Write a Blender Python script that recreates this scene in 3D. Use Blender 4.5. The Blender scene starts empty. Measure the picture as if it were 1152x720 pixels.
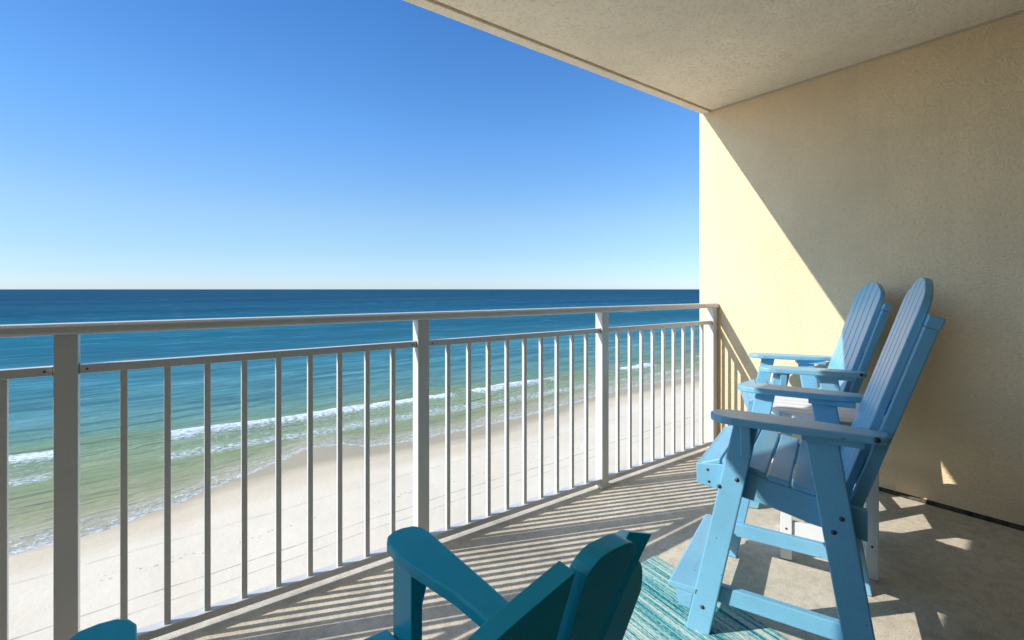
import bpy, bmesh, math, random
from mathutils import Vector, Matrix, noise

random.seed(7)
scene = bpy.context.scene
COL = scene.collection
R = math.radians

# ------------------------------------------------------------------ camera
CAM_H = 1.17
YAW = 0.6376
cam = bpy.data.cameras.new("camera")
cam_o = bpy.data.objects.new("camera", cam)
COL.objects.link(cam_o)
cam_o.location = (0, 0, CAM_H)
cam_o.rotation_euler = (R(90), 0, -YAW)
cam.sensor_width = 36
cam.lens = 541.8 / 1152 * 36
cam.shift_y = -34.65 / 1152
cam.clip_start = 0.02
cam.clip_end = 300000
scene.camera = cam_o

# ------------------------------------------------------------------ world and sun
SUN_DIR = Vector((1.0, -0.417, -0.68)).normalized()      # the way the light travels
SUN_EL = math.asin(-SUN_DIR.z)
SUN_AZ = math.atan2(-SUN_DIR.x, -SUN_DIR.y)               # from +Y towards +X
w = bpy.data.worlds.new("World")
scene.world = w
w.use_nodes = True
nt = w.node_tree
for n in list(nt.nodes):
    nt.nodes.remove(n)
sky = nt.nodes.new("ShaderNodeTexSky")
sky.sky_type = 'NISHITA'
sky.sun_disc = False
sky.sun_elevation = SUN_EL
sky.sun_rotation = SUN_AZ
sky.altitude = 0
sky.air_density = 1.0
sky.dust_density = 0.3
sky.ozone_density = 2.5
bg = nt.nodes.new("ShaderNodeBackground")
bg.inputs['Strength'].default_value = 0.15
wo = nt.nodes.new("ShaderNodeOutputWorld")
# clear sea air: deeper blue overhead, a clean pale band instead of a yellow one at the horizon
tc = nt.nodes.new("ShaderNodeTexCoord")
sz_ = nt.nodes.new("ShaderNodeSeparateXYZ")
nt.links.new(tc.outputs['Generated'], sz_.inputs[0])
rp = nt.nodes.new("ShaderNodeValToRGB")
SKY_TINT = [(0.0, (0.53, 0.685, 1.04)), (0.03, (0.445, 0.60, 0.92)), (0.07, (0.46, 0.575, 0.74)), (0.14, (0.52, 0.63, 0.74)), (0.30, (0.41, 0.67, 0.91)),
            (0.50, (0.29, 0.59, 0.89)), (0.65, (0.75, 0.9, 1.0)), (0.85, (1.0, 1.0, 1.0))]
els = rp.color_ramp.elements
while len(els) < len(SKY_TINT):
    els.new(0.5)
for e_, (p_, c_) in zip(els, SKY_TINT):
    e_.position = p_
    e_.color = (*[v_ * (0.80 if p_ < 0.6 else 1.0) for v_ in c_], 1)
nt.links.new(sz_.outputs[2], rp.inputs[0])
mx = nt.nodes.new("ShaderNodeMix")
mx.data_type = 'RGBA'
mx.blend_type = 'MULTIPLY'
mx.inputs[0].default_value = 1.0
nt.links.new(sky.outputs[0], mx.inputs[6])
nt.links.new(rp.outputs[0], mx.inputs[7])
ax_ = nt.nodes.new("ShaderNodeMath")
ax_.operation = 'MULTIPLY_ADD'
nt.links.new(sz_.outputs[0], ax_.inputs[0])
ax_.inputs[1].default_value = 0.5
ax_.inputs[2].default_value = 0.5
side = nt.nodes.new("ShaderNodeValToRGB")                 # sky towards the sun (-X), raised out of view to brighten the shaded wall
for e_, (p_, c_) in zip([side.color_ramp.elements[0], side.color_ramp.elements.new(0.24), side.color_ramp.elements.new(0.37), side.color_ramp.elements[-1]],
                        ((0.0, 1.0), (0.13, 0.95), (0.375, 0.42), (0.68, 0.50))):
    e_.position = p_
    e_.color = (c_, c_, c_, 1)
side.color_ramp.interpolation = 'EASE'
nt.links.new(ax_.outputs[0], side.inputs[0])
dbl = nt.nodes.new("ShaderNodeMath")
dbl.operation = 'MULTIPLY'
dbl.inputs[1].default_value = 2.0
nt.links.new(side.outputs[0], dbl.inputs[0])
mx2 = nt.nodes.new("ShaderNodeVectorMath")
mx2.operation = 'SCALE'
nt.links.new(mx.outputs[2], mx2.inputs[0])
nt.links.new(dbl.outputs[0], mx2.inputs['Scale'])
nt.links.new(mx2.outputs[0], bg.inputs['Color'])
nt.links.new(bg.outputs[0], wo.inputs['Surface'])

sl = bpy.data.lights.new("sun", 'SUN')
sl.energy = 2.75
sl.angle = R(0.36)
sl.color = (1.0, 0.955, 0.88)
so = bpy.data.objects.new("sun", sl)
COL.objects.link(so)
so.location = (-20, 10, 30)
so.rotation_euler = SUN_DIR.to_track_quat('-Z', 'Y').to_euler()

scene.view_settings.view_transform = 'Standard'
scene.view_settings.look = 'None'
scene.view_settings.gamma = 1
scene.view_settings.use_curve_mapping = False
scene.view_settings.exposure = 1.0
scene.render.engine = 'CYCLES'
scene.cycles.max_bounces = 10
scene.cycles.diffuse_bounces = 7
scene.cycles.use_denoising = True

# ------------------------------------------------------------------ node helpers
class NT:
    def __init__(self, name):
        self.m = bpy.data.materials.new(name)
        self.m.use_nodes = True
        self.t = self.m.node_tree
        self.b = self.t.nodes['Principled BSDF']
        self.b.inputs['Specular IOR Level'].default_value = 0.35
    def n(self, kind, **kw):
        o = self.t.nodes.new(kind)
        for k, v in kw.items():
            setattr(o, k, v)
        return o
    def l(self, a, b):
        self.t.links.new(a, b)
    def coord(self, which='Object', scale=(1, 1, 1), rot=(0, 0, 0)):
        c = self.n("ShaderNodeTexCoord")
        m = self.n("ShaderNodeMapping")
        m.inputs['Scale'].default_value = scale
        m.inputs['Rotation'].default_value = rot
        self.l(c.outputs[which], m.inputs['Vector'])
        return m.outputs[0]
    def pos(self, scale=(1, 1, 1)):
        g = self.n("ShaderNodeNewGeometry")
        m = self.n("ShaderNodeMapping")
        m.inputs['Scale'].default_value = scale
        self.l(g.outputs['Position'], m.inputs['Vector'])
        return m.outputs[0]
    def noise(self, vec, scale, detail=4, rough=0.55, dist=0.0):
        t = self.n("ShaderNodeTexNoise")
        t.inputs['Scale'].default_value = scale
        t.inputs['Detail'].default_value = detail
        t.inputs['Roughness'].default_value = rough
        t.inputs['Distortion'].default_value = dist
        self.l(vec, t.inputs['Vector'])
        return t.outputs['Fac']
    def ramp(self, fac, stops, interp='LINEAR'):
        r = self.n("ShaderNodeValToRGB")
        r.color_ramp.interpolation = interp
        e = r.color_ramp.elements
        while len(e) < len(stops):
            e.new(0.5)
        for i, (p, c) in enumerate(stops):
            e[i].position = p
            if not isinstance(c, (tuple, list)):
                c = (c, c, c)
            e[i].color = (*c[:3], 1)
        self.l(fac, r.inputs[0])
        return r.outputs[0]
    def mix(self, fac, a, b, mode='MIX'):
        x = self.n("ShaderNodeMix", data_type='RGBA', blend_type=mode)
        for s, v in ((x.inputs[0], fac), (x.inputs[6], a), (x.inputs[7], b)):
            if isinstance(v, (int, float)):
                s.default_value = v
            elif isinstance(v, tuple):
                s.default_value = (*v[:3], 1)
            else:
                self.l(v, s)
        return x.outputs[2]
    def math(self, op, a, b=None, c=None, clamp=False):
        x = self.n("ShaderNodeMath", operation=op, use_clamp=clamp)
        for s, v in zip(x.inputs, (a, b, c)):
            if v is None:
                continue
            if isinstance(v, (int, float)):
                s.default_value = v
            else:
                self.l(v, s)
        return x.outputs[0]
    def step(self, v, lo, hi):
        x = self.n("ShaderNodeMapRange", interpolation_type='SMOOTHSTEP')
        self.l(v, x.inputs[0])
        x.inputs[1].default_value = lo
        x.inputs[2].default_value = hi
        return x.outputs[0]
    def bump(self, h, strength, dist, prev=None):
        b = self.n("ShaderNodeBump")
        b.inputs['Strength'].default_value = strength
        b.inputs['Distance'].default_value = dist
        self.l(h, b.inputs['Height'])
        if prev is not None:
            self.l(prev, b.inputs['Normal'])
        self.l(b.outputs[0], self.b.inputs['Normal'])
        return b.outputs[0]
    def base(self, c):
        if isinstance(c, tuple):
            self.b.inputs['Base Color'].default_value = (*c[:3], 1)
        else:
            self.l(c, self.b.inputs['Base Color'])
    def rough(self, v):
        if isinstance(v, (int, float)):
            self.b.inputs['Roughness'].default_value = v
        else:
            self.l(v, self.b.inputs['Roughness'])

def scaled(c, k):
    return tuple(min(1, x * k) for x in c)

def stucco(name, colour, bump=0.6, blotch=0.12, pit=0.9):
    m = NT(name)
    p = m.coord('Object')
    n1 = m.noise(p, 1.3, 5, 0.6)
    n2 = m.noise(p, 62, 4, 0.65)
    n3 = m.noise(p, 190, 3, 0.6)
    c = m.mix(m.ramp(n1, [(0.3, 0.0), (0.72, 1.0)]), scaled(colour, 1 - blotch), scaled(colour, 1 + blotch * 0.4))
    c = m.mix(m.ramp(n2, [(0.30, 0.0), (0.5, 1.0)]), scaled(colour, pit), c)
    # old scuffs and hairline stains
    st = m.noise(m.coord('Object', (1, 2.2, 9)), 3.2, 6, 0.7, 0.6)
    c = m.mix(m.math('MULTIPLY', m.ramp(st, [(0.66, 0.0), (0.74, 1.0)]), 0.25), c, scaled(colour, 0.6))
    cr = m.noise(m.coord('Object', (1, 1.0, 2.6)), 1.1, 8, 0.75, 1.5)
    line = m.math('SUBTRACT', 1.0, m.step(m.math('ABSOLUTE', m.math('SUBTRACT', cr, 0.5)), 0.0006, 0.0022))
    gate = m.ramp(m.noise(p, 1.7, 2), [(0.60, 0.0), (0.68, 1.0)])
    c = m.mix(m.math('MULTIPLY', m.math('MULTIPLY', line, gate), 0.55), c, scaled(colour, 0.4))
    run = m.noise(m.coord('Object', (7, 7, 0.5)), 1.0, 4, 0.6)
    c = m.mix(m.math('MULTIPLY', m.ramp(run, [(0.52, 0.0), (0.72, 1.0)]), 0.16), c, scaled(colour, 0.62))
    m.base(c)
    m.rough(0.92)
    m.b.inputs['Specular IOR Level'].default_value = 0.12
    h = m.math('ADD', m.math('MULTIPLY', n2, 1.0), m.math('MULTIPLY', n3, 0.45))
    m.bump(h, bump, 0.012)
    return m.m

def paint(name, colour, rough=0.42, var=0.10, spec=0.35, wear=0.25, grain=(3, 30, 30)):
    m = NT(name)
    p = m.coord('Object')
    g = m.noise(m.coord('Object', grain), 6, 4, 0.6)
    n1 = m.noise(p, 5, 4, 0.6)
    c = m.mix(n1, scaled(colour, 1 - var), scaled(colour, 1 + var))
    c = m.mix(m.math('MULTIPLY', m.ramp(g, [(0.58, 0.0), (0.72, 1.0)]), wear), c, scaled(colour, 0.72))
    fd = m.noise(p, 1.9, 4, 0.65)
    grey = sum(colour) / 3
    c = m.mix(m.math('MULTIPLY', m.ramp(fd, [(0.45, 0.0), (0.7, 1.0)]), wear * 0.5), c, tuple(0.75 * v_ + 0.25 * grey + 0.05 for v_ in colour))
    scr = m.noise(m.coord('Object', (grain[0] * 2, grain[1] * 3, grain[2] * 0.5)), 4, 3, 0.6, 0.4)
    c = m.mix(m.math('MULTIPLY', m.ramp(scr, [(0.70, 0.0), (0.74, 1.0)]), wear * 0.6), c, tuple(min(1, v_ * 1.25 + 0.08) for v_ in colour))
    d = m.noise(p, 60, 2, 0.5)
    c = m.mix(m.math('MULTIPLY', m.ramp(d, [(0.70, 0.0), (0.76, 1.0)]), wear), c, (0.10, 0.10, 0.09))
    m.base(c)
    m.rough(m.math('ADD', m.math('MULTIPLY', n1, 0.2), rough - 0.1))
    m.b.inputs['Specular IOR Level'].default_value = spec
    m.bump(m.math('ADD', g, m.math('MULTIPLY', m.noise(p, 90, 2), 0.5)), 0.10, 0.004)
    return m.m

M = {}
M['wall'] = stucco('yellow_stucco', (0.88, 0.665, 0.415), 0.6, 0.14, 0.84)
M['ceiling'] = stucco('ceiling_stucco', (0.94, 0.825, 0.64), 0.8, 0.14, 0.76)
def make_doors():
    m = NT('dark_door_glass')
    m.base((0.20, 0.195, 0.18))
    m.rough(0.12)
    return m.m
M['glass_doors'] = make_doors()
M['facade'] = stucco('facade_stucco', (0.88, 0.82, 0.70), 0.3)
M['blue'] = paint('sky_blue_paint', (0.18, 0.44, 0.605), 0.38, 0.17, 0.5, 0.85)
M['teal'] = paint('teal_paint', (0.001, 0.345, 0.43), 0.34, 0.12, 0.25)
M['white'] = paint('white_furniture_paint', (0.76, 0.76, 0.75), 0.45, 0.04, 0.3, 0.12)
M['rail'] = paint('cream_rail_paint', (0.60, 0.592, 0.57), 0.24, 0.04, 0.55, 0.12, (4, 4, 4))

def make_steel():
    m = NT('bolt_steel')
    m.base((0.09, 0.09, 0.095))
    m.b.inputs['Metallic'].default_value = 0.7
    m.rough(0.4)
    return m.m
M['bolt'] = make_steel()

def make_concrete():
    m = NT('balcony_concrete')
    p = m.coord('Object')
    n1 = m.noise(p, 1.8, 6, 0.62)
    n2 = m.noise(p, 22, 5, 0.7)
    n3 = m.noise(p, 210, 2, 0.6)
    c = m.ramp(n1, [(0.28, (0.49, 0.43, 0.335)), (0.5, (0.65, 0.575, 0.455)), (0.72, (0.73, 0.655, 0.53))])
    c = m.mix(m.math('MULTIPLY', m.ramp(n2, [(0.35, 1.0), (0.55, 0.0)]), 0.35), c, (0.27, 0.235, 0.185))
    c = m.mix(m.math('MULTIPLY', m.ramp(n3, [(0.36, 1.0), (0.44, 0.0)]), 0.5), c, (0.20, 0.175, 0.14))
    stain = m.noise(p, 2.6, 3, 0.5, 1.2)
    c = m.mix(m.math('MULTIPLY', m.ramp(stain, [(0.60, 0.0), (0.72, 1.0)]), 0.3), c, (0.25, 0.215, 0.165))
    m.base(c)
    m.rough(0.85)
    m.b.inputs['Specular IOR Level'].default_value = 0.2
    m.bump(m.math('ADD', n2, n3), 0.35, 0.006)
    return m.m
M['concrete'] = make_concrete()

def make_joint():
    m = NT('dark_joint_sealant')
    n = m.noise(m.coord('Object'), 30, 4)
    m.base(m.ramp(n, [(0.35, (0.02, 0.017, 0.013)), (0.7, (0.11, 0.09, 0.06))]))
    m.rough(0.9)
    m.bump(n, 0.8, 0.01)
    return m.m
M['joint'] = make_joint()
M['ceiling_caulk'] = stucco('grey_caulk', (0.55, 0.46, 0.31), 0.4)  # caulk strip where the wall meets the ceiling, darker than the stucco

def make_rug():
    m = NT('striped_rug_weave')
    p = m.coord('Object')
    sx = m.n("ShaderNodeSeparateXYZ"); m.l(p, sx.inputs[0])
    # broad bands, narrow bands and single yarns, all running along the rug
    def band(scale, seed, detail=0):
        v = m.n("ShaderNodeCombineXYZ")
        m.l(m.math('ADD', sx.outputs[0], seed), v.inputs[0])
        m.l(m.math('MULTIPLY', sx.outputs[1], 0.012), v.inputs[1])
        return m.noise(v.outputs[0], scale, detail, 0.7)
    b1 = band(16, 3.1, 1)
    b2 = band(75, 9.7, 2)
    b3 = band(220, 21.4, 2)
    yarn = m.noise(m.coord('Object', (420, 60, 1)), 1.0, 2, 0.7)
    f = m.math('ADD', m.math('ADD', m.math('MULTIPLY', b1, 0.45), m.math('MULTIPLY', b2, 0.75)),
               m.math('ADD', m.math('MULTIPLY', b3, 0.75), m.math('MULTIPLY', yarn, 0.75)))
    f = m.math('MULTIPLY', f, 0.37)
    c = m.ramp(f, [(0.39, (0.008, 0.035, 0.075)), (0.437, (0.008, 0.13, 0.18)), (0.46, (0.02, 0.28, 0.32)),
                   (0.488, (0.09, 0.43, 0.44)), (0.522, (0.46, 0.60, 0.54)), (0.57, (0.74, 0.72, 0.62))])
    m.base(c)
    m.rough(0.95)
    m.b.inputs['Specular IOR Level'].default_value = 0.1
    wv = m.noise(m.coord('Object', (300, 300, 1)), 1.0, 1)
    m.bump(m.math('ADD', wv, yarn), 0.5, 0.004)
    return m.m
M['rug'] = make_rug()

# ------------------------------------------------------------------ mesh helpers
def new_obj(name, bm, mat, parent=None, smooth=False, bevel=0.0, seg=2):
    if bevel > 0:
        bmesh.ops.remove_doubles(bm, verts=bm.verts, dist=1e-5)
        es = [e for e in bm.edges if len(e.link_faces) == 2 and e.calc_face_angle(0) > R(28)]
        bmesh.ops.bevel(bm, geom=es, offset=bevel, segments=seg, profile=0.5, affect='EDGES', clamp_overlap=True)
    bmesh.ops.recalc_face_normals(bm, faces=bm.faces)
    me = bpy.data.meshes.new(name)
    bm.to_mesh(me)
    bm.free()
    if smooth:
        for p in me.polygons:
            p.use_smooth = True
    me.materials.append(mat)
    o = bpy.data.objects.new(name, me)
    COL.objects.link(o)
    if parent is not None:
        o.parent = parent
    return o

def box(bm, x0, x1, y0, y1, z0, z1):
    vs = [bm.verts.new(p) for p in ((x0, y0, z0), (x1, y0, z0), (x1, y1, z0), (x0, y1, z0),
                                    (x0, y0, z1), (x1, y0, z1), (x1, y1, z1), (x0, y1, z1))]
    for f in ((0, 3, 2, 1), (4, 5, 6, 7), (0, 1, 5, 4), (1, 2, 6, 5), (2, 3, 7, 6), (3, 0, 4, 7)):
        bm.faces.new([vs[i] for i in f])

def prism(bm, poly, t0, t1, fn):
    a = [bm.verts.new(fn(p, q, t0)) for p, q in poly]
    b = [bm.verts.new(fn(p, q, t1)) for p, q in poly]
    n = len(poly)
    bm.faces.new(list(reversed(a)))
    bm.faces.new(b)
    for i in range(n):
        j = (i + 1) % n
        bm.faces.new((a[i], a[j], b[j], b[i]))

def dome(bm, c, axis, r, h=None, n=10):
    """a small round bolt head standing on the point c along axis"""
    h = h or r * 0.55
    ax = Vector(axis).normalized()
    s = ax.orthogonal().normalized()
    t = ax.cross(s)
    c = Vector(c)
    rings = []
    for k in range(4):
        a = k / 3 * R(80)
        rr, hh = r * math.cos(a), h * math.sin(a)
        rings.append([bm.verts.new(c + ax * hh + (s * math.cos(i * 2 * math.pi / n) + t * math.sin(i * 2 * math.pi / n)) * rr) for i in range(n)])
    for k in range(3):
        for i in range(n):
            j = (i + 1) % n
            bm.faces.new((rings[k][i], rings[k][j], rings[k + 1][j], rings[k + 1][i]))
    bm.faces.new(rings[3])

def empty(name, loc, rz, label, cat, group=None):
    o = bpy.data.objects.new(name, None)
    o.empty_display_size = 0.1
    COL.objects.link(o)
    o.location = loc
    o.rotation_euler = (0, 0, rz)
    tag(o, label, cat, group)
    return o

def tag(o, label, cat, group=None):
    o['label'] = label
    o['category'] = cat
    if group:
        o['group'] = group

def structure(o):
    o['kind'] = 'structure'
    return o

def copy_tree(o, parent=None):
    c = o.copy()
    COL.objects.link(c)
    if parent is not None:
        c.parent = parent
    for ch in list(o.children):
        copy_tree(ch, c)
    return c

def interp(pts, x):
    if x <= pts[0][0]:
        return pts[0][1]
    for (x0, y0), (x1, y1) in zip(pts, pts[1:]):
        if x <= x1:
            t = (x - x0) / (x1 - x0)
            t = t * t * (3 - 2 * t)
            return y0 + (y1 - y0) * t
    return pts[-1][1]

# ------------------------------------------------------------------ beach and sea
Z_SEA = CAM_H - 25.0
WATER = [(-400, 58), (-60, 60), (-12, 64), (-5, 65), (1, 68), (6, 71), (9, 73), (14, 76.5), (20, 80), (24, 79),
         (28, 74.5), (36, 73.5), (49, 74), (60, 74.5), (72, 77), (95, 80.5), (130, 80), (180, 84), (260, 80), (500, 84), (1500, 80)]
DRY = [(-400, 55), (-60, 57), (-11, 61), (-5, 62), (1, 62.5), (8, 65), (16, 66.5), (24, 66), (30, 65), (42, 63.5),
       (63, 67), (78, 70), (101, 71), (140, 70), (200, 72), (500, 72)]

def shore(x):
    return interp(WATER, x) + 1.0 * noise.noise(Vector((x * 0.12, 3.3, 0))) + 0.45 * noise.noise(Vector((x * 0.5, 8.1, 0)))

def dryline(x):
    return interp(DRY, x) + 1.2 * noise.noise(Vector((x * 0.09, 13.3, 0)))

def axis_steps(lo, hi, step, far_lo, far_hi):
    a = []
    v = lo
    while v < hi:
        a.append(v); v += step
    g = step
    pre = []
    v = lo
    while v > far_lo:
        g *= 1.6; v -= g; pre.append(max(v, far_lo))
    g = step
    v = a[-1]
    while v < far_hi:
        g *= 1.35; v += g; a.append(min(v, far_hi))
    return list(reversed(pre)) + a

def grid(name, xs, ys, zf, attrs, mat):
    verts = [(x, y, zf(x, y)) for y in ys for x in xs]
    nx = len(xs)
    faces = [(j * nx + i, j * nx + i + 1, (j + 1) * nx + i + 1, (j + 1) * nx + i)
             for j in range(len(ys) - 1) for i in range(nx - 1)]
    me = bpy.data.meshes.new(name)
    me.from_pydata(verts, [], faces)
    for an, af in attrs.items():
        at = me.attributes.new(an, 'FLOAT', 'POINT')
        at.data.foreach_set('value', [af(v[0], v[1]) for v in verts])
    for p in me.polygons:
        p.use_smooth = True
    me.materials.append(mat)
    o = bpy.data.objects.new(name, me)
    COL.objects.link(o)
    return structure(o)

def make_sand():
    m = NT('beach_sand')
    p = m.pos()
    at = m.n("ShaderNodeAttribute"); at.attribute_name = 'wet'
    wet = at.outputs['Fac']
    n1 = m.noise(p, 0.09, 5, 0.6)
    n2 = m.noise(p, 1.4, 4, 0.7)
    n3 = m.noise(m.pos((0.05, 0.6, 1)), 1.0, 4, 0.6)
    c = m.ramp(n1, [(0.3, (0.70, 0.57, 0.395)), (0.7, (0.77, 0.645, 0.47))])
    c = m.mix(m.math('MULTIPLY', m.ramp(n2, [(0.26, 1.0), (0.42, 0.0)]), 0.13), c, (0.50, 0.45, 0.35))
    # rake and tyre tracks along the beach
    sp = m.n("ShaderNodeSeparateXYZ"); m.l(p, sp.inputs[0])
    X, Y = sp.outputs[0], sp.outputs[1]
    wob = m.math('MULTIPLY', m.math('SUBTRACT', m.noise(m.pos((1, 0, 0)), 0.05, 2), 0.5), 3.0)
    def track(y0, slope, half, dark, c):
        d = m.math('ABSOLUTE', m.math('SUBTRACT', m.math('SUBTRACT', Y, m.math('MULTIPLY', X, slope)), m.math('ADD', wob, y0)))
        k = m.math('SUBTRACT', 1.0, m.step(d, half * 0.5, half))
        k = m.math('MULTIPLY', k, m.ramp(m.noise(m.pos((1, 1, 0)), 0.35, 3), [(0.32, 0.15), (0.6, 1.0)]))
        return m.mix(m.math('MULTIPLY', k, dark), c, (0.30, 0.265, 0.20))
    c = track(48.8, 0.06, 0.13, 0.8, c)
    c = track(46.6, 0.06, 0.13, 0.55, c)
    c = track(58.2, 0.05, 0.3, 0.22, c)
    # a line of footprints
    fy = m.math('ABSOLUTE', m.math('SUBTRACT', Y, m.math('ADD', m.math('MULTIPLY', wob, 0.7), 53.9)))
    vor = m.n("ShaderNodeTexVoronoi"); vor.inputs['Scale'].default_value = 1.5
    m.l(p, vor.inputs['Vector'])
    f = m.math('MULTIPLY', m.math('SUBTRACT', 1.0, m.step(fy, 0.35, 0.7)), m.math('SUBTRACT', 1.0, m.step(vor.outputs['Distance'], 0.14, 0.26)))
    c = m.mix(m.math('MULTIPLY', f, 0.7), c, (0.34, 0.30, 0.23))
    f2 = m.math('MULTIPLY', m.ramp(m.noise(p, 0.12, 2), [(0.52, 0.0), (0.66, 1.0)]), m.math('SUBTRACT', 1.0, m.step(vor.outputs['Distance'], 0.10, 0.2)))
    c = m.mix(m.math('MULTIPLY', f2, 0.35), c, (0.40, 0.36, 0.28))
    # damp sand towards the water
    ww = m.math('ADD', wet, m.math('MULTIPLY', m.math('SUBTRACT', n3, 0.5), 3.5))
    c = m.mix(m.math('MULTIPLY', m.step(ww, -4.0, 1.0), 0.7), c, (0.60, 0.465, 0.30))
    c = m.mix(m.math('MULTIPLY', m.step(ww, 1.5, 6.5), 0.85), c, (0.37, 0.295, 0.18))
    m.base(c)
    m.rough(m.math('SUBTRACT', 0.95, m.math('MULTIPLY', m.step(ww, 3.0, 8.0), 0.45)))
    m.b.inputs['Specular IOR Level'].default_value = 0.2
    m.bump(m.math('ADD', n2, m.math('MULTIPLY', m.noise(p, 0.5, 3), 1.5)), 0.22, 0.16)
    return m.m

def make_sea():
    m = NT('sea_water')
    g = m.n("ShaderNodeNewGeometry")
    p = g.outputs['Position']
    sp = m.n("ShaderNodeSeparateXYZ"); m.l(p, sp.inputs[0])
    X, Y = sp.outputs[0], sp.outputs[1]
    at = m.n("ShaderNodeAttribute"); at.attribute_name = 'off'
    off = at.outputs['Fac']                                   # metres of water seaward of the waterline
    big = m.noise(m.pos((0.008, 0.022, 1)), 1.0, 4, 0.6)
    mid = m.noise(m.pos((0.03, 0.14, 1)), 1.0, 5, 0.65, 0.4)
    far = m.noise(m.pos((0.0018, 0.0065, 1)), 1.0, 6, 0.65)
    fin = m.noise(m.pos((0.25, 0.8, 1)), 1.0, 4, 0.65)
    # colour of the sea by depth: distance from the beach, broken up by bars and streaks
    yy = m.math('ADD', Y, m.math('MULTIPLY', m.math('SUBTRACT', big, 0.5), m.math('MULTIPLY', Y, 0.42)))
    fac = m.math('SUBTRACT', 1.0, m.math('DIVIDE', 60.0, m.math('MAXIMUM', yy, 61.0)))
    c = m.ramp(fac, [(0.0, (0.42, 0.37, 0.24)), (0.18, (0.31, 0.30, 0.16)), (0.28, (0.25, 0.285, 0.145)),
                     (0.41, (0.215, 0.29, 0.165)), (0.475, (0.165, 0.28, 0.205)), (0.57, (0.095, 0.25, 0.25)),
                     (0.68, (0.05, 0.22, 0.26)), (0.80, (0.016, 0.155, 0.21)),
                     (0.90, (0.005, 0.09, 0.148)), (0.97, (0.003, 0.056, 0.108))])
    c = m.mix(m.math('MULTIPLY', m.ramp(fin, [(0.40, 1.0), (0.50, 0.0)]), m.math('MULTIPLY', m.math('MULTIPLY', m.step(Y, 98.0, 112.0), m.math('SUBTRACT', 1.0, m.step(Y, 160.0, 420.0))), 0.28)), c, (0.06, 0.12, 0.10))
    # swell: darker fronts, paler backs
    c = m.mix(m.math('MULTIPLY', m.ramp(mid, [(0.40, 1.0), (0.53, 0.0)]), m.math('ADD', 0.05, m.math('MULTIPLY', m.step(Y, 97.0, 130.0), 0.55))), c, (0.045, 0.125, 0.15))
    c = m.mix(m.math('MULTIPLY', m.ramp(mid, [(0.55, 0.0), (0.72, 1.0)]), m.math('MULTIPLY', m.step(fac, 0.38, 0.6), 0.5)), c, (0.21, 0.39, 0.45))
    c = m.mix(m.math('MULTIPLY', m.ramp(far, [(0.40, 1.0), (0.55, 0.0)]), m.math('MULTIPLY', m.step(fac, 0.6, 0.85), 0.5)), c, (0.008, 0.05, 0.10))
    # thin water over sand at the very edge
    c = m.mix(m.math('SUBTRACT', 1.0, m.step(off, 0.5, 9.0)), c, (0.40, 0.355, 0.235))
    # sand stirred up in the surf zone
    stir = m.noise(m.pos((0.05, 0.16, 1)), 1.0, 4, 0.6, 0.8)
    c = m.mix(m.math('MULTIPLY', m.math('MULTIPLY', m.ramp(stir, [(0.48, 0.0), (0.68, 1.0)]), m.math('SUBTRACT', 1.0, m.step(Y, 96.0, 106.0))), 0.38),
              c, (0.33, 0.31, 0.19))
    # ---------------- foam
    lace = m.n("ShaderNodeTexVoronoi", feature='DISTANCE_TO_EDGE')
    lace.inputs['Scale'].default_value = 1.0
    wv = m.n("ShaderNodeVectorMath", operation='ADD')
    nz = m.n("ShaderNodeTexNoise"); nz.inputs['Scale'].default_value = 0.55; nz.inputs['Detail'].default_value = 4
    m.l(m.pos((0.8, 1.0, 0)), nz.inputs['Vector'])
    sc = m.n("ShaderNodeVectorMath", operation='SCALE'); sc.inputs['Scale'].default_value = 3.2
    m.l(nz.outputs['Color'], sc.inputs[0])
    m.l(m.pos((0.5, 1.0, 0)), wv.inputs[0]); m.l(sc.outputs[0], wv.inputs[1])
    m.l(wv.outputs[0], lace.inputs['Vector'])
    net = m.math('SUBTRACT', 1.0, m.step(lace.outputs['Distance'], 0.02, 0.20))
    spk = m.noise(m.pos((0.9, 1.5, 0)), 1.3, 5, 0.72)
    bk = m.n("ShaderNodeAttribute"); bk.attribute_name = 'brk'
    alongx = bk.outputs['Fac']
    wig = m.math('MULTIPLY', m.math('SUBTRACT', m.noise(m.pos((1, 0.15, 0)), 0.07, 4, 0.6), 0.5), 7.0)
    yb = m.math('SUBTRACT', Y, m.math('ADD', 101.5, wig))       # breaker: crest at 0, foam trails shorewards
    crest = m.math('MULTIPLY', m.step(yb, -10.0, -0.5), m.math('SUBTRACT', 1.0, m.step(yb, 0.3, 1.2)))
    crest = m.math('MULTIPLY', crest, m.ramp(alongx, [(0.25, 0.0), (0.75, 1.0)]))
    k1 = m.step(m.math('ADD', m.math('MULTIPLY', crest, 0.52), spk), 0.80, 1.06)
    trail = m.math('MULTIPLY', m.step(yb, -15.0, -6.0), m.math('SUBTRACT', 1.0, m.step(yb, -3.0, 0.0)))
    k2 = m.math('MULTIPLY', m.math('MULTIPLY', trail, net), m.math('MULTIPLY', m.ramp(spk, [(0.48, 0.0), (0.64, 1.0)]), m.math('ADD', 0.08, m.math('MULTIPLY', alongx, 0.6))))
    # second, weaker line and the swash at the waterline
    off2 = m.math('ADD', off, m.math('MULTIPLY', wig, 0.35))
    sw = m.math('SUBTRACT', 1.0, m.step(off2, 1.2, 6.5))
    k3 = m.math('MULTIPLY', m.math('MULTIPLY', sw, net), m.math('MULTIPLY', m.ramp(spk, [(0.42, 0.0), (0.62, 0.85)]), m.ramp(m.noise(m.pos((1, 0.3, 0)), 0.06, 3), [(0.34, 0.25), (0.6, 1.0)])))
    edge = m.math('SUBTRACT', 1.0, m.step(off, 0.2, 1.3))
    k4 = m.math('MULTIPLY', edge, m.ramp(spk, [(0.40, 0.0), (0.62, 0.85)]))
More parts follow.
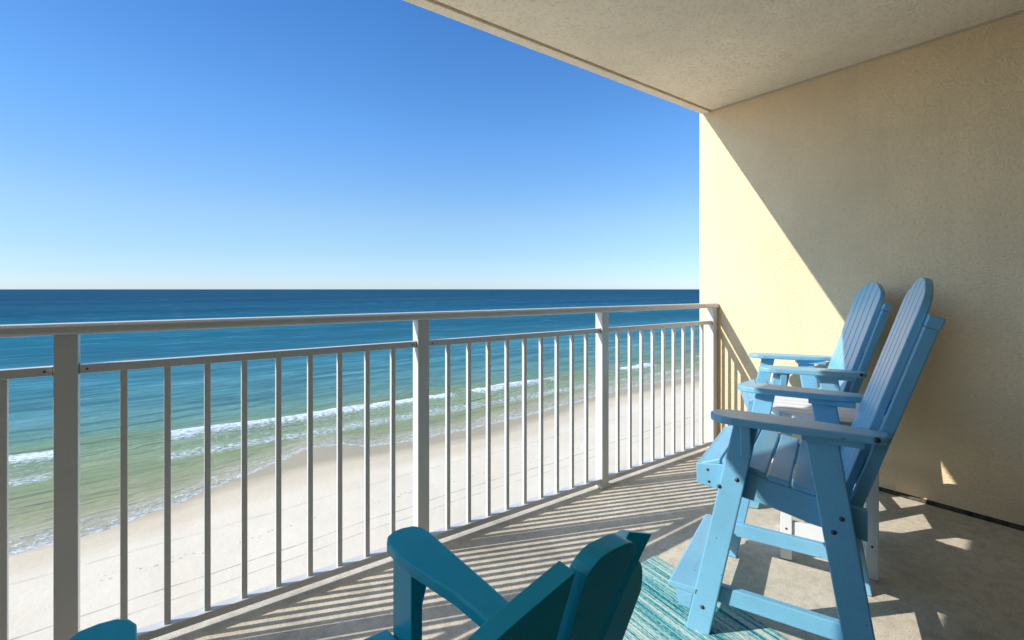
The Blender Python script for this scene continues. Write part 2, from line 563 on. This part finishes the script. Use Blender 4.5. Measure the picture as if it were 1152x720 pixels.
    ln = m.math('SUBTRACT', 1.0, m.step(m.math('ABSOLUTE', m.math('SUBTRACT', yb, -13.0)), 0.6, 3.4))
    k5 = m.math('MULTIPLY', m.math('MULTIPLY', ln, m.ramp(spk, [(0.44, 0.0), (0.60, 1.0)])), m.ramp(alongx, [(0.25, 0.0), (0.75, 0.95)]))
    foam = m.math('MAXIMUM', m.math('MAXIMUM', k1, k2), m.math('MAXIMUM', m.math('MAXIMUM', k3, k4), k5))
    c = m.mix(foam, c, (0.86, 0.87, 0.86))
    m.base(c)
    m.rough(m.math('ADD', 0.30, m.math('MULTIPLY', foam, 0.5)))
    m.b.inputs['Specular IOR Level'].default_value = 0.0
    h = m.math('ADD', m.math('MULTIPLY', mid, 3.0), m.math('ADD', m.math('MULTIPLY', fin, 0.5), m.math('MULTIPLY', foam, 0.35)))
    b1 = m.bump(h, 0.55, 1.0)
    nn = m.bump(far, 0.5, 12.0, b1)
    gl = m.n("ShaderNodeBsdfGlossy")
    gl.inputs['Roughness'].default_value = 0.22
    m.l(nn, gl.inputs['Normal'])
    ms = m.n("ShaderNodeMixShader")
    ms.inputs[0].default_value = 0.035
    out = m.t.nodes['Material Output']
    m.l(m.b.outputs[0], ms.inputs[1])
    m.l(gl.outputs[0], ms.inputs[2])
    m.l(ms.outputs[0], out.inputs['Surface'])
    return m.m

BRK = [(-200, 0.5), (-60, 0.2), (-22, 0.75), (-12.5, 0.8), (-9, 0.1), (0, 0.15), (3.5, 0.85), (30, 1.0), (52, 0.9), (58, 0.55), (66, 0.9), (84, 0.75),
       (100, 0.5), (128, 0.75), (140, 0.2), (165, 0.6), (200, 0.3), (260, 0.7), (400, 0.4)]

def breaking(x):
    return interp(BRK, x) + 0.35 * noise.noise(Vector((x * 0.16, 2.2, 6)))

def sea_z(x, y):
    # low swell and one breaking ridge, dying out beyond the dense part of the mesh
    wgt = max(0.0, min(1.0, (220 - y) / 60)) * max(0.0, min(1.0, (230 - abs(x - 60)) / 60))
    d = y - shore(x)
    ramp = max(0.0, min(1.0, d / 14))
    n = noise.noise(Vector((x * 0.018, y * 0.03, 1.7)))
    z = 0.16 * math.sin((y + 9 * n) * 0.33) + 0.10 * noise.noise(Vector((x * 0.07, y * 0.22, 4)))
    yb = y - 102.5 - 5 * noise.noise(Vector((x * 0.03, 0.4, 9)))
    z += 0.55 * math.exp(-(yb / 2.2) ** 2) * (0.6 + 0.6 * noise.noise(Vector((x * 0.06, 7, 2))))
    return Z_SEA + z * wgt * ramp

def beach_z(x, y):
    d = shore(x) - y
    z = Z_SEA + (d * 0.02 if d > 0 else d * 0.05) + 0.05 * noise.noise(Vector((x * 0.15, y * 0.2, 5))) * min(1, max(0, d / 8))
    return max(z, Z_SEA - 6)

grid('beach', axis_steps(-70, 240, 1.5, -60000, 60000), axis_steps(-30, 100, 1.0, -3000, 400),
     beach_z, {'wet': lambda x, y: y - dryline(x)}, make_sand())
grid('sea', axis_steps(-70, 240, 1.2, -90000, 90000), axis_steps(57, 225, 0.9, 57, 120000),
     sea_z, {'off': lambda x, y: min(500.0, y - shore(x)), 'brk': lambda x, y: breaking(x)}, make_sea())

# ------------------------------------------------------------------ balcony shell
XW = 3.386
CEIL = 2.524
YE = 2.105           # ceiling edge
X_LEFT = -4.6
BACK = -1.35

def grid_patch(bm, xs, ys, z):
    vs = [[bm.verts.new((x, y, z(x, y))) for x in xs] for y in ys]
    for j in range(len(ys) - 1):
        for i in range(len(xs) - 1):
            bm.faces.new((vs[j][i], vs[j][i + 1], vs[j + 1][i + 1], vs[j + 1][i]))

def floor_z(y):
    return 0.0 if y < 1.25 else -0.022 * (y - 1.25) / 0.85      # falls a little to the edge

bm = bmesh.new()
prism(bm, [(BACK - 0.3, 0), (1.25, 0), (2.10, floor_z(2.10)), (2.10, -0.24), (BACK - 0.3, -0.24)], X_LEFT, XW,
      lambda p, q, t: (t, p, q))
structure(new_obj('balcony_floor', bm, M['concrete'], bevel=0.004))

# end wall with its dark joint at the floor
bm = bmesh.new()
box(bm, XW, XW + 0.22, BACK - 0.3, 2.135, -24.2, 5.2)
wall = new_obj('balcony_wall', bm, M['wall'], bevel=0.008)
tag(wall, 'pale yellow stucco end wall of the balcony behind the blue chairs', 'wall')
bm = bmesh.new()
prism(bm, [(XW - 0.0015, -0.002), (XW - 0.014, -0.002), (XW - 0.010, 0.012), (XW - 0.0015, 0.022)], BACK, 1.30, lambda p, q, t: (p, t, q))
new_obj('floor_joint', bm, M['joint'], wall)
bm = bmesh.new()
prism(bm, [(XW - 0.0015, CEIL + 0.002), (XW - 0.009, CEIL + 0.002), (XW - 0.004, CEIL - 0.008), (XW - 0.0015, CEIL - 0.012)], BACK, 2.03, lambda p, q, t: (p, t, q))
new_obj('ceiling_joint', bm, M['ceiling_caulk'], wall)

# ceiling slab with a drip lip and groove along its edge
bm = bmesh.new()
prof = [(BACK - 0.3, CEIL), (2.030, CEIL), (2.030, CEIL + 0.012), (2.040, CEIL + 0.012), (2.040, CEIL - 0.010),
        (YE, CEIL - 0.010), (YE, CEIL + 0.24), (BACK - 0.3, CEIL + 0.24)]
stations = [(X_LEFT, -0.36), (-0.35, 0.0), (XW - 0.001, 0.0)]      # out of the picture the edge is bent inwards to place its shadow
loops = [[bm.verts.new((x, p + (dy if p > 1 else 0), q)) for p, q in prof] for x, dy in stations]
for la, lb in zip(loops, loops[1:]):
    for i in range(len(prof)):
        j = (i + 1) % len(prof)
        bm.faces.new((la[i], la[j], lb[j], lb[i]))
bm.faces.new(loops[0]); bm.faces.new(list(reversed(loops[-1])))
ceil = new_obj('balcony_ceiling', bm, M['ceiling'], bevel=0.003)
tag(ceil, 'beige textured stucco ceiling overhanging the balcony', 'ceiling')

# the rest of the building and an added shade column, out of the picture
bm = bmesh.new()
box(bm, X_LEFT - 0.22, X_LEFT, BACK - 0.3, 2.135, -24.2, 5.2)
structure(new_obj('building_side_wall', bm, M['wall']))
bm = bmesh.new()
box(bm, X_LEFT, XW, BACK - 0.5, BACK, 0.0, CEIL)
structure(new_obj('building_facade_wall', bm, M['glass_doors']))

bm = bmesh.new()
box(bm, -2.32, -2.08, 1.82, 2.135, -24.2, 5.2)  # unseen column, added to keep the sun off the teal chair's arm
structure(new_obj('added_shade_column', bm, M['facade']))

# ------------------------------------------------------------------ railing
rail = empty('balcony_railing', (0, 2.0, 0), 0, 'cream painted metal railing along the open edge of the balcony', 'railing')
PITCH, DL = 0.1147, 0.0441
BAY = 10 * PITCH + DL
X0 = -0.2182
YI = 1.981
def rbox(name, x0, x1, y0, y1, z0, z1, bev=0.002):
    b = bmesh.new()
    box(b, x0, x1, y0 - 2.0, y1 - 2.0, z0, z1)
    return new_obj(name, b, M['rail'], rail, bevel=bev)
XL = X0 - 3 * BAY
XR = XW - 0.002
# top rail: a flat oval handrail
bm = bmesh.new()
pr = [(-0.026, 1.032), (0.038, 1.032), (0.043, 1.040), (0.043, 1.056), (0.036, 1.0655), (-0.024, 1.0655), (-0.031, 1.056), (-0.031, 1.040)]
prism(bm, pr, XL, XR, lambda p, q, t: (t, p, q))
new_obj('top_rail', bm, M['rail'], rail, bevel=0.002)
hw = 0.028
for k in range(-3, 4):
    xc = X0 + k * BAY
    zf = floor_z(2.0)
    post = rbox('post', xc - hw, min(xc + hw, XR - 0.001), YI, YI + 2 * hw, zf + 0.001, 1.0322)
    if k < 3 and k > -3:
        rbox('foot_flange', xc - hw - 0.006, xc + hw + 0.006, YI - 0.006, YI + 2 * hw + 0.006, zf + 0.0015, zf + 0.022).parent = post
    if k == 3:
        continue
    a, b = xc + hw, xc + BAY - hw
    mr = rbox('mid_rail', a - 0.001, b + 0.001, YI + 0.010, YI + 0.044, 0.909, 0.936)
    rbox('bottom_rail', a - 0.001, b + 0.001, YI + 0.006, YI + 0.048, 0.013, 0.040)
    for xe in (a + 0.0008, b - 0.0008):
        bj = bmesh.new()
        box(bj, xe - 0.0014, xe + 0.0014, YI + 0.0092 - 2.0, YI + 0.0448 - 2.0, 0.9082, 0.9368)
        new_obj('joint_gap', bj, M['joint'], mr)
    for xe in (a + 0.02, b - 0.02):
        bj = bmesh.new()
        dome(bj, (xe, YI + 0.010 - 2.0, 0.9225), (0, -1, 0), 0.0035)
        new_obj('screw', bj, M['bolt'], mr, smooth=True)
    for j in range(1, 10):
        xb = xc + DL / 2 + j * PITCH
        rbox('baluster', xb - 0.0095, xb + 0.0095, YI + 0.0165, YI + 0.0355, 0.0395, 0.9095, 0.0015)

# ------------------------------------------------------------------ rug
RUG_C = Vector((1.75, 1.32))
e1 = Vector((-0.105, -0.994)).normalized()       # along its long right edge, towards the camera
e2 = Vector((-0.998, -0.06)).normalized()
rug_ang = math.atan2(e1.x, -e1.y)
bm = bmesh.new()
NU, NV = 40, 30
LU, LV = 2.3, 1.55
tops = []
for s in range(2):
    lay = []
    for i in range(NU + 1):
        row = []
        for j in range(NV + 1):
            p = e1 * (LU * i / NU) + e2 * (LV * j / NV)
            z = 0.002 + (0.006 if s else 0.0)
            if s:
                z += 0.0035 * max(0, noise.noise(Vector((p.x * 3, p.y * 3, 2))))
            row.append(bm.verts.new((p.x, p.y, z)))
        lay.append(row)
    tops.append(lay)
for s, lay in enumerate(tops):
    for i in range(NU):
        for j in range(NV):
            f = (lay[i][j], lay[i + 1][j], lay[i + 1][j + 1], lay[i][j + 1])
            bm.faces.new(f if s else tuple(reversed(f)))
ring = [(0, j) for j in range(NV)] + [(i, NV) for i in range(NU)] + [(NU, j) for j in range(NV, 0, -1)] + [(i, 0) for i in range(NU, 0, -1)]
for a, b in zip(ring, ring[1:] + ring[:1]):
    bm.faces.new((tops[0][a[0]][a[1]], tops[0][b[0]][b[1]], tops[1][b[0]][b[1]], tops[1][a[0]][a[1]]))
bmesh.ops.rotate(bm, verts=bm.verts, cent=(0, 0, 0), matrix=Matrix.Rotation(-rug_ang, 3, 'Z'))
rug = new_obj('outdoor_rug', bm, M['rug'], smooth=False)
rug.location = (RUG_C.x, RUG_C.y, 0)
rug.rotation_euler = (0, 0, rug_ang)
tag(rug, 'turquoise and white striped woven rug on the concrete floor', 'rug')

# ------------------------------------------------------------------ tall light blue chair
def L(v, u, z):
    """chair space: v across from the left leg, u forward from the front foot, z up"""
    return (v - 0.30, u + 0.20, z)

LEAN = R(17.8)
BS = math.tan(LEAN)
def back_pt(v, s, off):
    """point on the leaning back: s = height, off = distance behind the front face"""
    u = -0.385 - (s - 0.595) * BS
    n = LEAN
    return L(v, u - off * math.cos(n), s - off * math.sin(n))

def make_tall_chair(loc, rz, label, group):
    t = empty('tall_adirondack_chair', loc, rz, label, 'chair', group)
    P = M['blue']
    W = 0.60
    def bolt(parent, v, u, z, d, r=0.0075):
        b = bmesh.new()
        dome(b, L(v, u, z), (d, 0, 0), r)
        return new_obj('bolt', b, M['bolt'], parent, smooth=True)
    for side in (0, 1):
        d = -1 if side == 0 else 1
        va, vb = (0.0, 0.034) if side == 0 else (W - 0.034, W)
        vo = 0.0 if side == 0 else W
        b = bmesh.new()
        prism(b, [(0.002, 0.0015), (0.078, 0.0015), (-0.075, 0.733), (-0.147, 0.733)], va, vb, lambda p, q, t_: L(t_, p, q))
        leg = new_obj('leg', b, P, t, bevel=0.004)
        for u, z in ((-0.085, 0.549), (-0.031, 0.516), (0.022, 0.096)):
            bolt(leg, vo, u, z, d)
        b = bmesh.new()
        prism(b, [(-0.472, 0.0015), (-0.392, 0.0015), (-0.275, 0.712), (-0.360, 0.712)], va, vb, lambda p, q, t_: L(t_, p, q))
        leg = new_obj('leg', b, P, t, bevel=0.004)
        for u, z in ((-0.367, 0.495), (-0.347, 0.451), (-0.425, 0.10)):
            bolt(leg, vo, u, z, d)
        # arm: paddle board, broad and rounded in front, narrow behind
        o_, i_ = (-0.045, 0.080) if side == 0 else (W + 0.045, W - 0.080)
        def lerp(f):
            return o_ + (i_ - o_) * f
        out = [(lerp(0.30), -0.478), (lerp(0.16), -0.470), (lerp(0.10), -0.44), (lerp(0.02), -0.30), (lerp(0.0), -0.16), (lerp(0.0), -0.075), (lerp(0.05), -0.045),
               (lerp(0.16), -0.020), (lerp(0.32), -0.006), (lerp(0.5), -0.001), (lerp(0.68), -0.006), (lerp(0.84), -0.020), (lerp(0.95), -0.045), (lerp(1.0), -0.075),
               (lerp(1.0), -0.16), (lerp(0.96), -0.27), (lerp(0.84), -0.38), (lerp(0.72), -0.44), (lerp(0.70), -0.478)]
        b = bmesh.new()
        prism(b, out, 0.7345, 0.759, lambda p, q, t_: L(p, q, t_))
        arm = new_obj('arm', b, P, t, bevel=0.006, seg=3)
        bolt(arm, lerp(0.10), -0.447, 0.749, d, 0.009)
        # bracket under the outer half of the arm
        b = bmesh.new()
        pv = [(vo, 0.628), (vo + d * 0.012, 0.630), (vo + d * 0.036, 0.7342), (vo, 0.7342)]
        prism(b, pv, -0.128, -0.098, lambda p, q, t_: L(p, t_, q))
        new_obj('arm_bracket', b, P, t, bevel=0.003)
        b = bmesh.new()
        va2, vb2 = (-0.014, 0.05) if side == 0 else (W - 0.05, W + 0.014)
        prism(b, [(-0.265, 0.7122), (-0.420, 0.7122), (-0.420, 0.7342), (-0.265, 0.7342)], va2, vb2, lambda p, q, t_: L(t_, p, q))
        new_obj('arm_cleat', b, P, t, bevel=0.003)
        # seat side rail
        b = bmesh.new()
        v1, v2 = (0.0345, 0.062) if side == 0 else (W - 0.062, W - 0.0345)
        prism(b, [(0.048, 0.500), (0.050, 0.568), (0.034, 0.570), (-0.03, 0.578), (-0.10, 0.574), (-0.18, 0.552), (-0.30, 0.532), (-0.43, 0.520),
                  (-0.43, 0.43), (-0.30, 0.444), (-0.157, 0.474)], v1, v2, lambda p, q, t_: L(t_, p, q))
        rl = new_obj('seat_rail', b, P, t, bevel=0.003)
        for u, z in ((0.012, 0.552), (0.008, 0.512)):
            bolt(rl, v1 if side == 0 else v2, u, z, d, 0.005)
        # lower stretcher
        b = bmesh.new()
        v1, v2 = (0.0345, 0.060) if side == 0 else (W - 0.060, W - 0.0345)
        prism(b, [(-0.425, 0.110), (0.052, 0.110), (0.040, 0.166), (-0.418, 0.166)], v1, v2, lambda p, q, t_: L(t_, p, q))
        new_obj('stretcher', b, P, t, bevel=0.003)
        # footrest bracket
        b = bmesh.new()
        v1, v2 = (0.002, 0.034) if side == 0 else (W - 0.034, W - 0.002)
        prism(b, [(0.062, 0.075), (0.100, 0.075), (0.115, 0.1295), (0.051, 0.1295)], v1, v2, lambda p, q, t_: L(t_, p, q))
        new_obj('footrest_bracket', b, P, t, bevel=0.003)
        # back post behind the slats
        v1, v2 = (0.064, 0.094) if side == 0 else (W - 0.094, W - 0.064)
        b = bmesh.new()
        vs = []
        for s, o in ((0.50, 0.0235), (0.50, 0.057), (1.072, 0.057), (1.072, 0.0235)):
            vs.append((s, o))
        prism(b, vs, v1, v2, lambda p, q, t_: back_pt(t_, p, q))
        new_obj('back_post', b, P, t, bevel=0.003)
    # seat slats following the rails
    b = bmesh.new()
    prof = [(0.036, 0.572), (-0.03, 0.5985), (-0.10, 0.593), (-0.18, 0.571), (-0.30, 0.5515), (-0.43, 0.5395)]
    def sz(u):
        pr_ = sorted(prof)
        for (a0, z0), (a1, z1) in zip(pr_, pr_[1:]):
            if u <= a1:
                return z0 + (z1 - z0) * (u - a0) / (a1 - a0)
        return pr_[-1][1]
    for a0, a1 in ((-0.028, 0.034), (-0.096, -0.034), (-0.1645, -0.1025), (-0.233, -0.171), (-0.3015, -0.2395), (-0.370, -0.308)):
        v1, v2 = (0.036, W - 0.036) if a1 < 0.03 else (0.0, W)
        if a1 > 0.03:
            v1, v2 = 0.036, W - 0.036
        prism(b, [(a0, sz(a0) - 0.0195), (a1, sz(a1) - 0.0195), (a1, sz(a1)), (a0, sz(a0))], v1, v2, lambda p, q, t_: L(t_, p, q))
    new_obj('seat', b, P, t, bevel=0.004)
    b = bmesh.new()
    prism(b, [(0.0305, 0.500), (0.048, 0.500), (0.050, 0.566), (0.0335, 0.566)], 0.0625, W - 0.0625, lambda p, q, t_: L(t_, p, q))
    new_obj('front_apron', b, P, t, bevel=0.003)
    # back slats with a gabled, eased top
    b = bmesh.new()
    n, v0, v1, gap = 5, 0.088, 0.512, 0.009
    sw = (v1 - v0 - gap * (n - 1)) / n
    def top(v):
        x = abs(v - 0.30) / 0.212
        return 1.209 - 0.072 * max(0, x - 0.06) ** 1.9
    for i in range(n):
        a0 = v0 + i * (sw + gap)
        a1 = a0 + sw
        poly = [(a0, 0.515), (a1, 0.515)]
        for k in range(5):
            v = a1 + (a0 - a1) * k / 4
            poly.append((v, top(v)))
        if i == 0:
            poly[-1] = (a0, top(a0) - 0.014)
        if i == n - 1:
            poly[2] = (a1, top(a1) - 0.014)
        prism(b, poly, 0.0, 0.022, lambda p, q, t_: back_pt(p, q, t_))
    new_obj('backrest', b, P, t, bevel=0.003)
    for s0, s1, o0, o1, va, vb in ((1.0745, 1.106, 0.0225, 0.060, 0.058, 0.542), (0.60, 0.66, 0.0225, 0.0455, 0.0955, 0.5045), (0.80, 0.85, 0.0225, 0.0455, 0.0955, 0.5045)):
        b = bmesh.new()
        prism(b, [(s0, o0), (s0, o1), (s1, o1), (s1, o0)], va, vb, lambda p, q, t_: back_pt(t_, p, q))
        new_obj('back_rail', b, P, t, bevel=0.003)
    # footrest plank and cross stretcher
    b = bmesh.new()
    prism(b, [(0.040, 0.130), (0.128, 0.130), (0.137, 0.136), (0.137, 0.144), (0.130, 0.151), (0.055, 0.152), (0.036, 0.152)], 0.0, W, lambda p, q, t_: L(t_, p, q))
    new_obj('footrest', b, P, t, bevel=0.003)
    b = bmesh.new()
    prism(b, [(-0.43, 0.168), (-0.41, 0.168), (-0.40, 0.225), (-0.42, 0.225)], 0.035, W - 0.035, lambda p, q, t_: L(t_, p, q))
    new_obj('rear_stretcher', b, P, t, bevel=0.003)
    return t

def chair_base(p0, ang):
    u = Vector((-math.sin(ang), math.cos(ang)))
    w_ = Vector((math.cos(ang), math.sin(ang)))
    p = Vector(p0) + 0.30 * w_ - 0.20 * u
    return (p.x, p.y, 0)

GRP = 'pair of tall light blue chairs by the end wall'
A1 = R(20)
chair = make_tall_chair(chair_base((1.493, 0.904), A1), A1,
                        'tall light blue slatted chair nearest the camera, its front foot on the striped rug', GRP)
chair.location.z = 0.0
A2 = R(32)
chair_b = copy_tree(chair)
chair_b.location = chair_base((2.575, 1.275), A2)
chair_b.rotation_euler = (0, 0, A2)
chair_b['label'] = 'farther tall light blue chair in the corner, its backrest half in sun'

# ------------------------------------------------------------------ white table between the chairs
tab = empty('bar_table', (2.41, 0.90, 0), R(24), 'small white slatted table standing between the two light blue chairs', 'table')
PW = M['white']
b = bmesh.new()
RT = 0.25
ns, gap = 7, 0.007
sw = (2 * RT - gap * (ns - 1)) / ns
for i in range(ns):
    a0 = -RT + i * (sw + gap)
    a1 = a0 + sw
    poly = []
    for k in range(9):
        x = a0 + (a1 - a0) * k / 8
        poly.append((x, max(0.02, math.sqrt(max(0, RT ** 2 - x * x)))))
    poly2 = [(x, -y) for x, y in reversed(poly)]
    prism(b, poly + poly2, 0.620, 0.642, lambda p, q, t_: (p, q, t_))
new_obj('tabletop', b, PW, tab, bevel=0.002)
for sx in (-1, 1):
    for sy in (-1, 1):
        b = bmesh.new()
        box(b, sx * 0.150 - 0.022, sx * 0.150 + 0.022, sy * 0.150 - 0.022, sy * 0.150 + 0.022, 0.0015, 0.6195)
        leg = new_obj('leg', b, PW, tab, bevel=0.003)
        b = bmesh.new()
        dome(b, (sx * 0.150 - 0.0222, sy * 0.150, 0.135), (-1, 0, 0), 0.005)
        new_obj('bolt', b, M['bolt'], leg, smooth=True)
for s in (-1, 1):
    for z0, z1, nm in ((0.545, 0.6192, 'apron'), (0.105, 0.165, 'stretcher')):
        b = bmesh.new()
        box(b, s * 0.150 - 0.011, s * 0.150 + 0.011, -0.1275, 0.1275, z0, z1)
        new_obj(nm, b, PW, tab, bevel=0.002)
        b = bmesh.new()
        box(b, -0.1275, 0.1275, s * 0.150 - 0.011, s * 0.150 + 0.011, z0, z1)
        new_obj(nm, b, PW, tab, bevel=0.002)

# ------------------------------------------------------------------ low teal chair in the foreground
CX3 = 0.180
low = empty('low_adirondack_chair', (CX3, 0.62, 0), 0, 'dark teal fan back chair in the foreground seen from behind', 'chair')
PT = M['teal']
def W3(x, y, z):
    return (x - CX3, y - 0.62, z)
for side in (-1, 1):
    def sx(x):
        return CX3 + side * x
    # arm, paddle shaped
    out = [(0.222, 0.470), (0.292, 0.470), (0.294, 0.70), (0.293, 0.930), (0.289, 0.960), (0.276, 0.980), (0.250, 0.985), (0.228, 0.982), (0.212, 0.970),
           (0.203, 0.950), (0.201, 0.900), (0.206, 0.845), (0.218, 0.785), (0.231, 0.720), (0.238, 0.640), (0.236, 0.520)]
    b = bmesh.new()
    prism(b, out, 0.626, 0.652, lambda p, q, t_: W3(sx(p), q, t_))
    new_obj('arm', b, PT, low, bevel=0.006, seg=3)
    b = bmesh.new()
    prism(b, [(0.862, 0.0105), (0.955, 0.0105), (0.952, 0.6255), (0.862, 0.6255)], sx(0.217), sx(0.241), lambda p, q, t_: W3(t_, p, q))
    new_obj('leg', b, PT, low, bevel=0.003)
    b = bmesh.new()
    prism(b, [(0.241, 0.500), (0.250, 0.500), (0.284, 0.6255), (0.241, 0.6255)], 0.895, 0.918, lambda p, q, t_: W3(sx(p), t_, q))
    new_obj('arm_bracket', b, PT, low, bevel=0.003)
    # side rail running down and back to the floor as the rear leg
    b = bmesh.new()
    prism(b, [(0.955, 0.340), (0.955, 0.445), (0.80, 0.445), (0.30, 0.245), (0.12, 0.0105), (0.235, 0.0105)], sx(0.190), sx(0.2165), lambda p, q, t_: W3(t_, p, q))
    new_obj('rear_leg', b, PT, low, bevel=0.003)
# seat slats
b = bmesh.new()
for i in range(6):
    y1 = 0.972 - i * 0.084
    y0 = y1 - 0.076
    def z3(y):
        return 0.466 - max(0, 0.87 - y) * 0.40 - max(0, y - 0.93) * 0.25
    prism(b, [(y0, z3(y0) - 0.02), (y1, z3(y1) - 0.02), (y1, z3(y1)), (y0, z3(y0))], CX3 - 0.214, CX3 + 0.214, lambda p, q, t_: W3(t_, p, q))
new_obj('seat', b, PT, low, bevel=0.004)
b = bmesh.new()
box(b, -0.214, 0.214, 0.9555 - 0.62, 0.976 - 0.62, 0.340, 0.430)
new_obj('front_apron', b, PT, low, bevel=0.003)
# fan back: a middle slat and two on each side, turned forward like a shell and cut lower
TAN = math.tan(R(19))
b = bmesh.new()
FC = 0.268                              # middle of the fan
TH = 0.018
def fan_slat(x0, y0, ang, wid, side, ztop, flare_in=0.0, flare_out=0.0):
    """rear face starts at (x0, y0) at the height of the top and runs wid outwards at the angle ang"""
    K = 16
    NL = 8
    ca, sa = math.cos(ang), math.sin(ang)
    V = []
    for k in range(K + 1):
        q = k / K
        zt = ztop(q)
        row = []
        for t_ in (0.0, TH):            # 0 rear face, TH front face
            col_ = []
            for m_ in range(NL + 1):
                zz = 0.33 + (zt - 0.33) * (1 - (1 - m_ / NL) ** 1.8)
                taper = 0.86 + 0.14 * (zz - 0.33) / 0.65
                dx = (x0 + wid * q * ca) * taper - t_ * sa - (flare_in * (1 - q) + flare_out * q) * (1 - math.exp(-(0.985 - zz) / 0.11))
                dy = y0 + wid * q * sa + t_ * ca + (0.985 - zz) * TAN
                col_.append(b.verts.new(W3(FC + side * dx, dy, zz + t_ * 0.25 * 0)))
            row.append(col_)
        V.append(row)
    def face(*vs):
        b.faces.new(vs if side > 0 else tuple(reversed(vs)))
    for k in range(K):
        for m_ in range(NL):
            face(V[k][0][m_], V[k + 1][0][m_], V[k + 1][0][m_ + 1], V[k][0][m_ + 1])
            face(V[k][1][m_], V[k][1][m_ + 1], V[k + 1][1][m_ + 1], V[k + 1][1][m_])
        face(V[k][0][NL], V[k + 1][0][NL], V[k + 1][1][NL], V[k][1][NL])
        face(V[k][0][0], V[k][1][0], V[k + 1][1][0], V[k + 1][0][0])
    for k, fl in ((0, False), (K, True)):
        for m_ in range(NL):
            vs = (V[k][0][m_], V[k][0][m_ + 1], V[k][1][m_ + 1], V[k][1][m_])
            face(*(reversed(vs) if fl else vs))
def ztop0(q):
    return 0.980 - 0.014 * abs(2 * q - 1) ** 4
fan_slat(-0.022, 0.236, 0.0, 0.058, 1, ztop0, 0.0, 0.038)
fan_slat(0.035, 0.237, R(3), 0.092, -1, lambda q: 0.975 - 0.046 * q - 0.02 * q ** 6)
fan_slat(0.132, 0.250, R(30), 0.084, -1, lambda q: 0.915 - 0.036 * q - 0.03 * q ** 6)
fan_slat(0.059, 0.241, R(41), 0.080, 1, lambda q: 0.972 - 0.034 * q - 0.05 * q ** 4, 0.038, 0.036)
fan_slat(0.146, 0.304, R(8), 0.074, 1, lambda q: 0.885 - 0.03 * q - 0.05 * q ** 4 - 0.03 * (1 - q) ** 6, 0.03, 0.006)
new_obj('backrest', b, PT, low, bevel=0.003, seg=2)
for zc, yy_, hw_ in ((0.60, 0.3650, 0.20), (0.40, 0.4330, 0.18)):
    b = bmesh.new()
    box(b, FC - CX3 - hw_, FC - CX3 + hw_, yy_ - 0.022 - 0.62, yy_ - 0.62, zc - 0.035, zc + 0.023)
    new_obj('back_rail', b, PT, low, bevel=0.003)
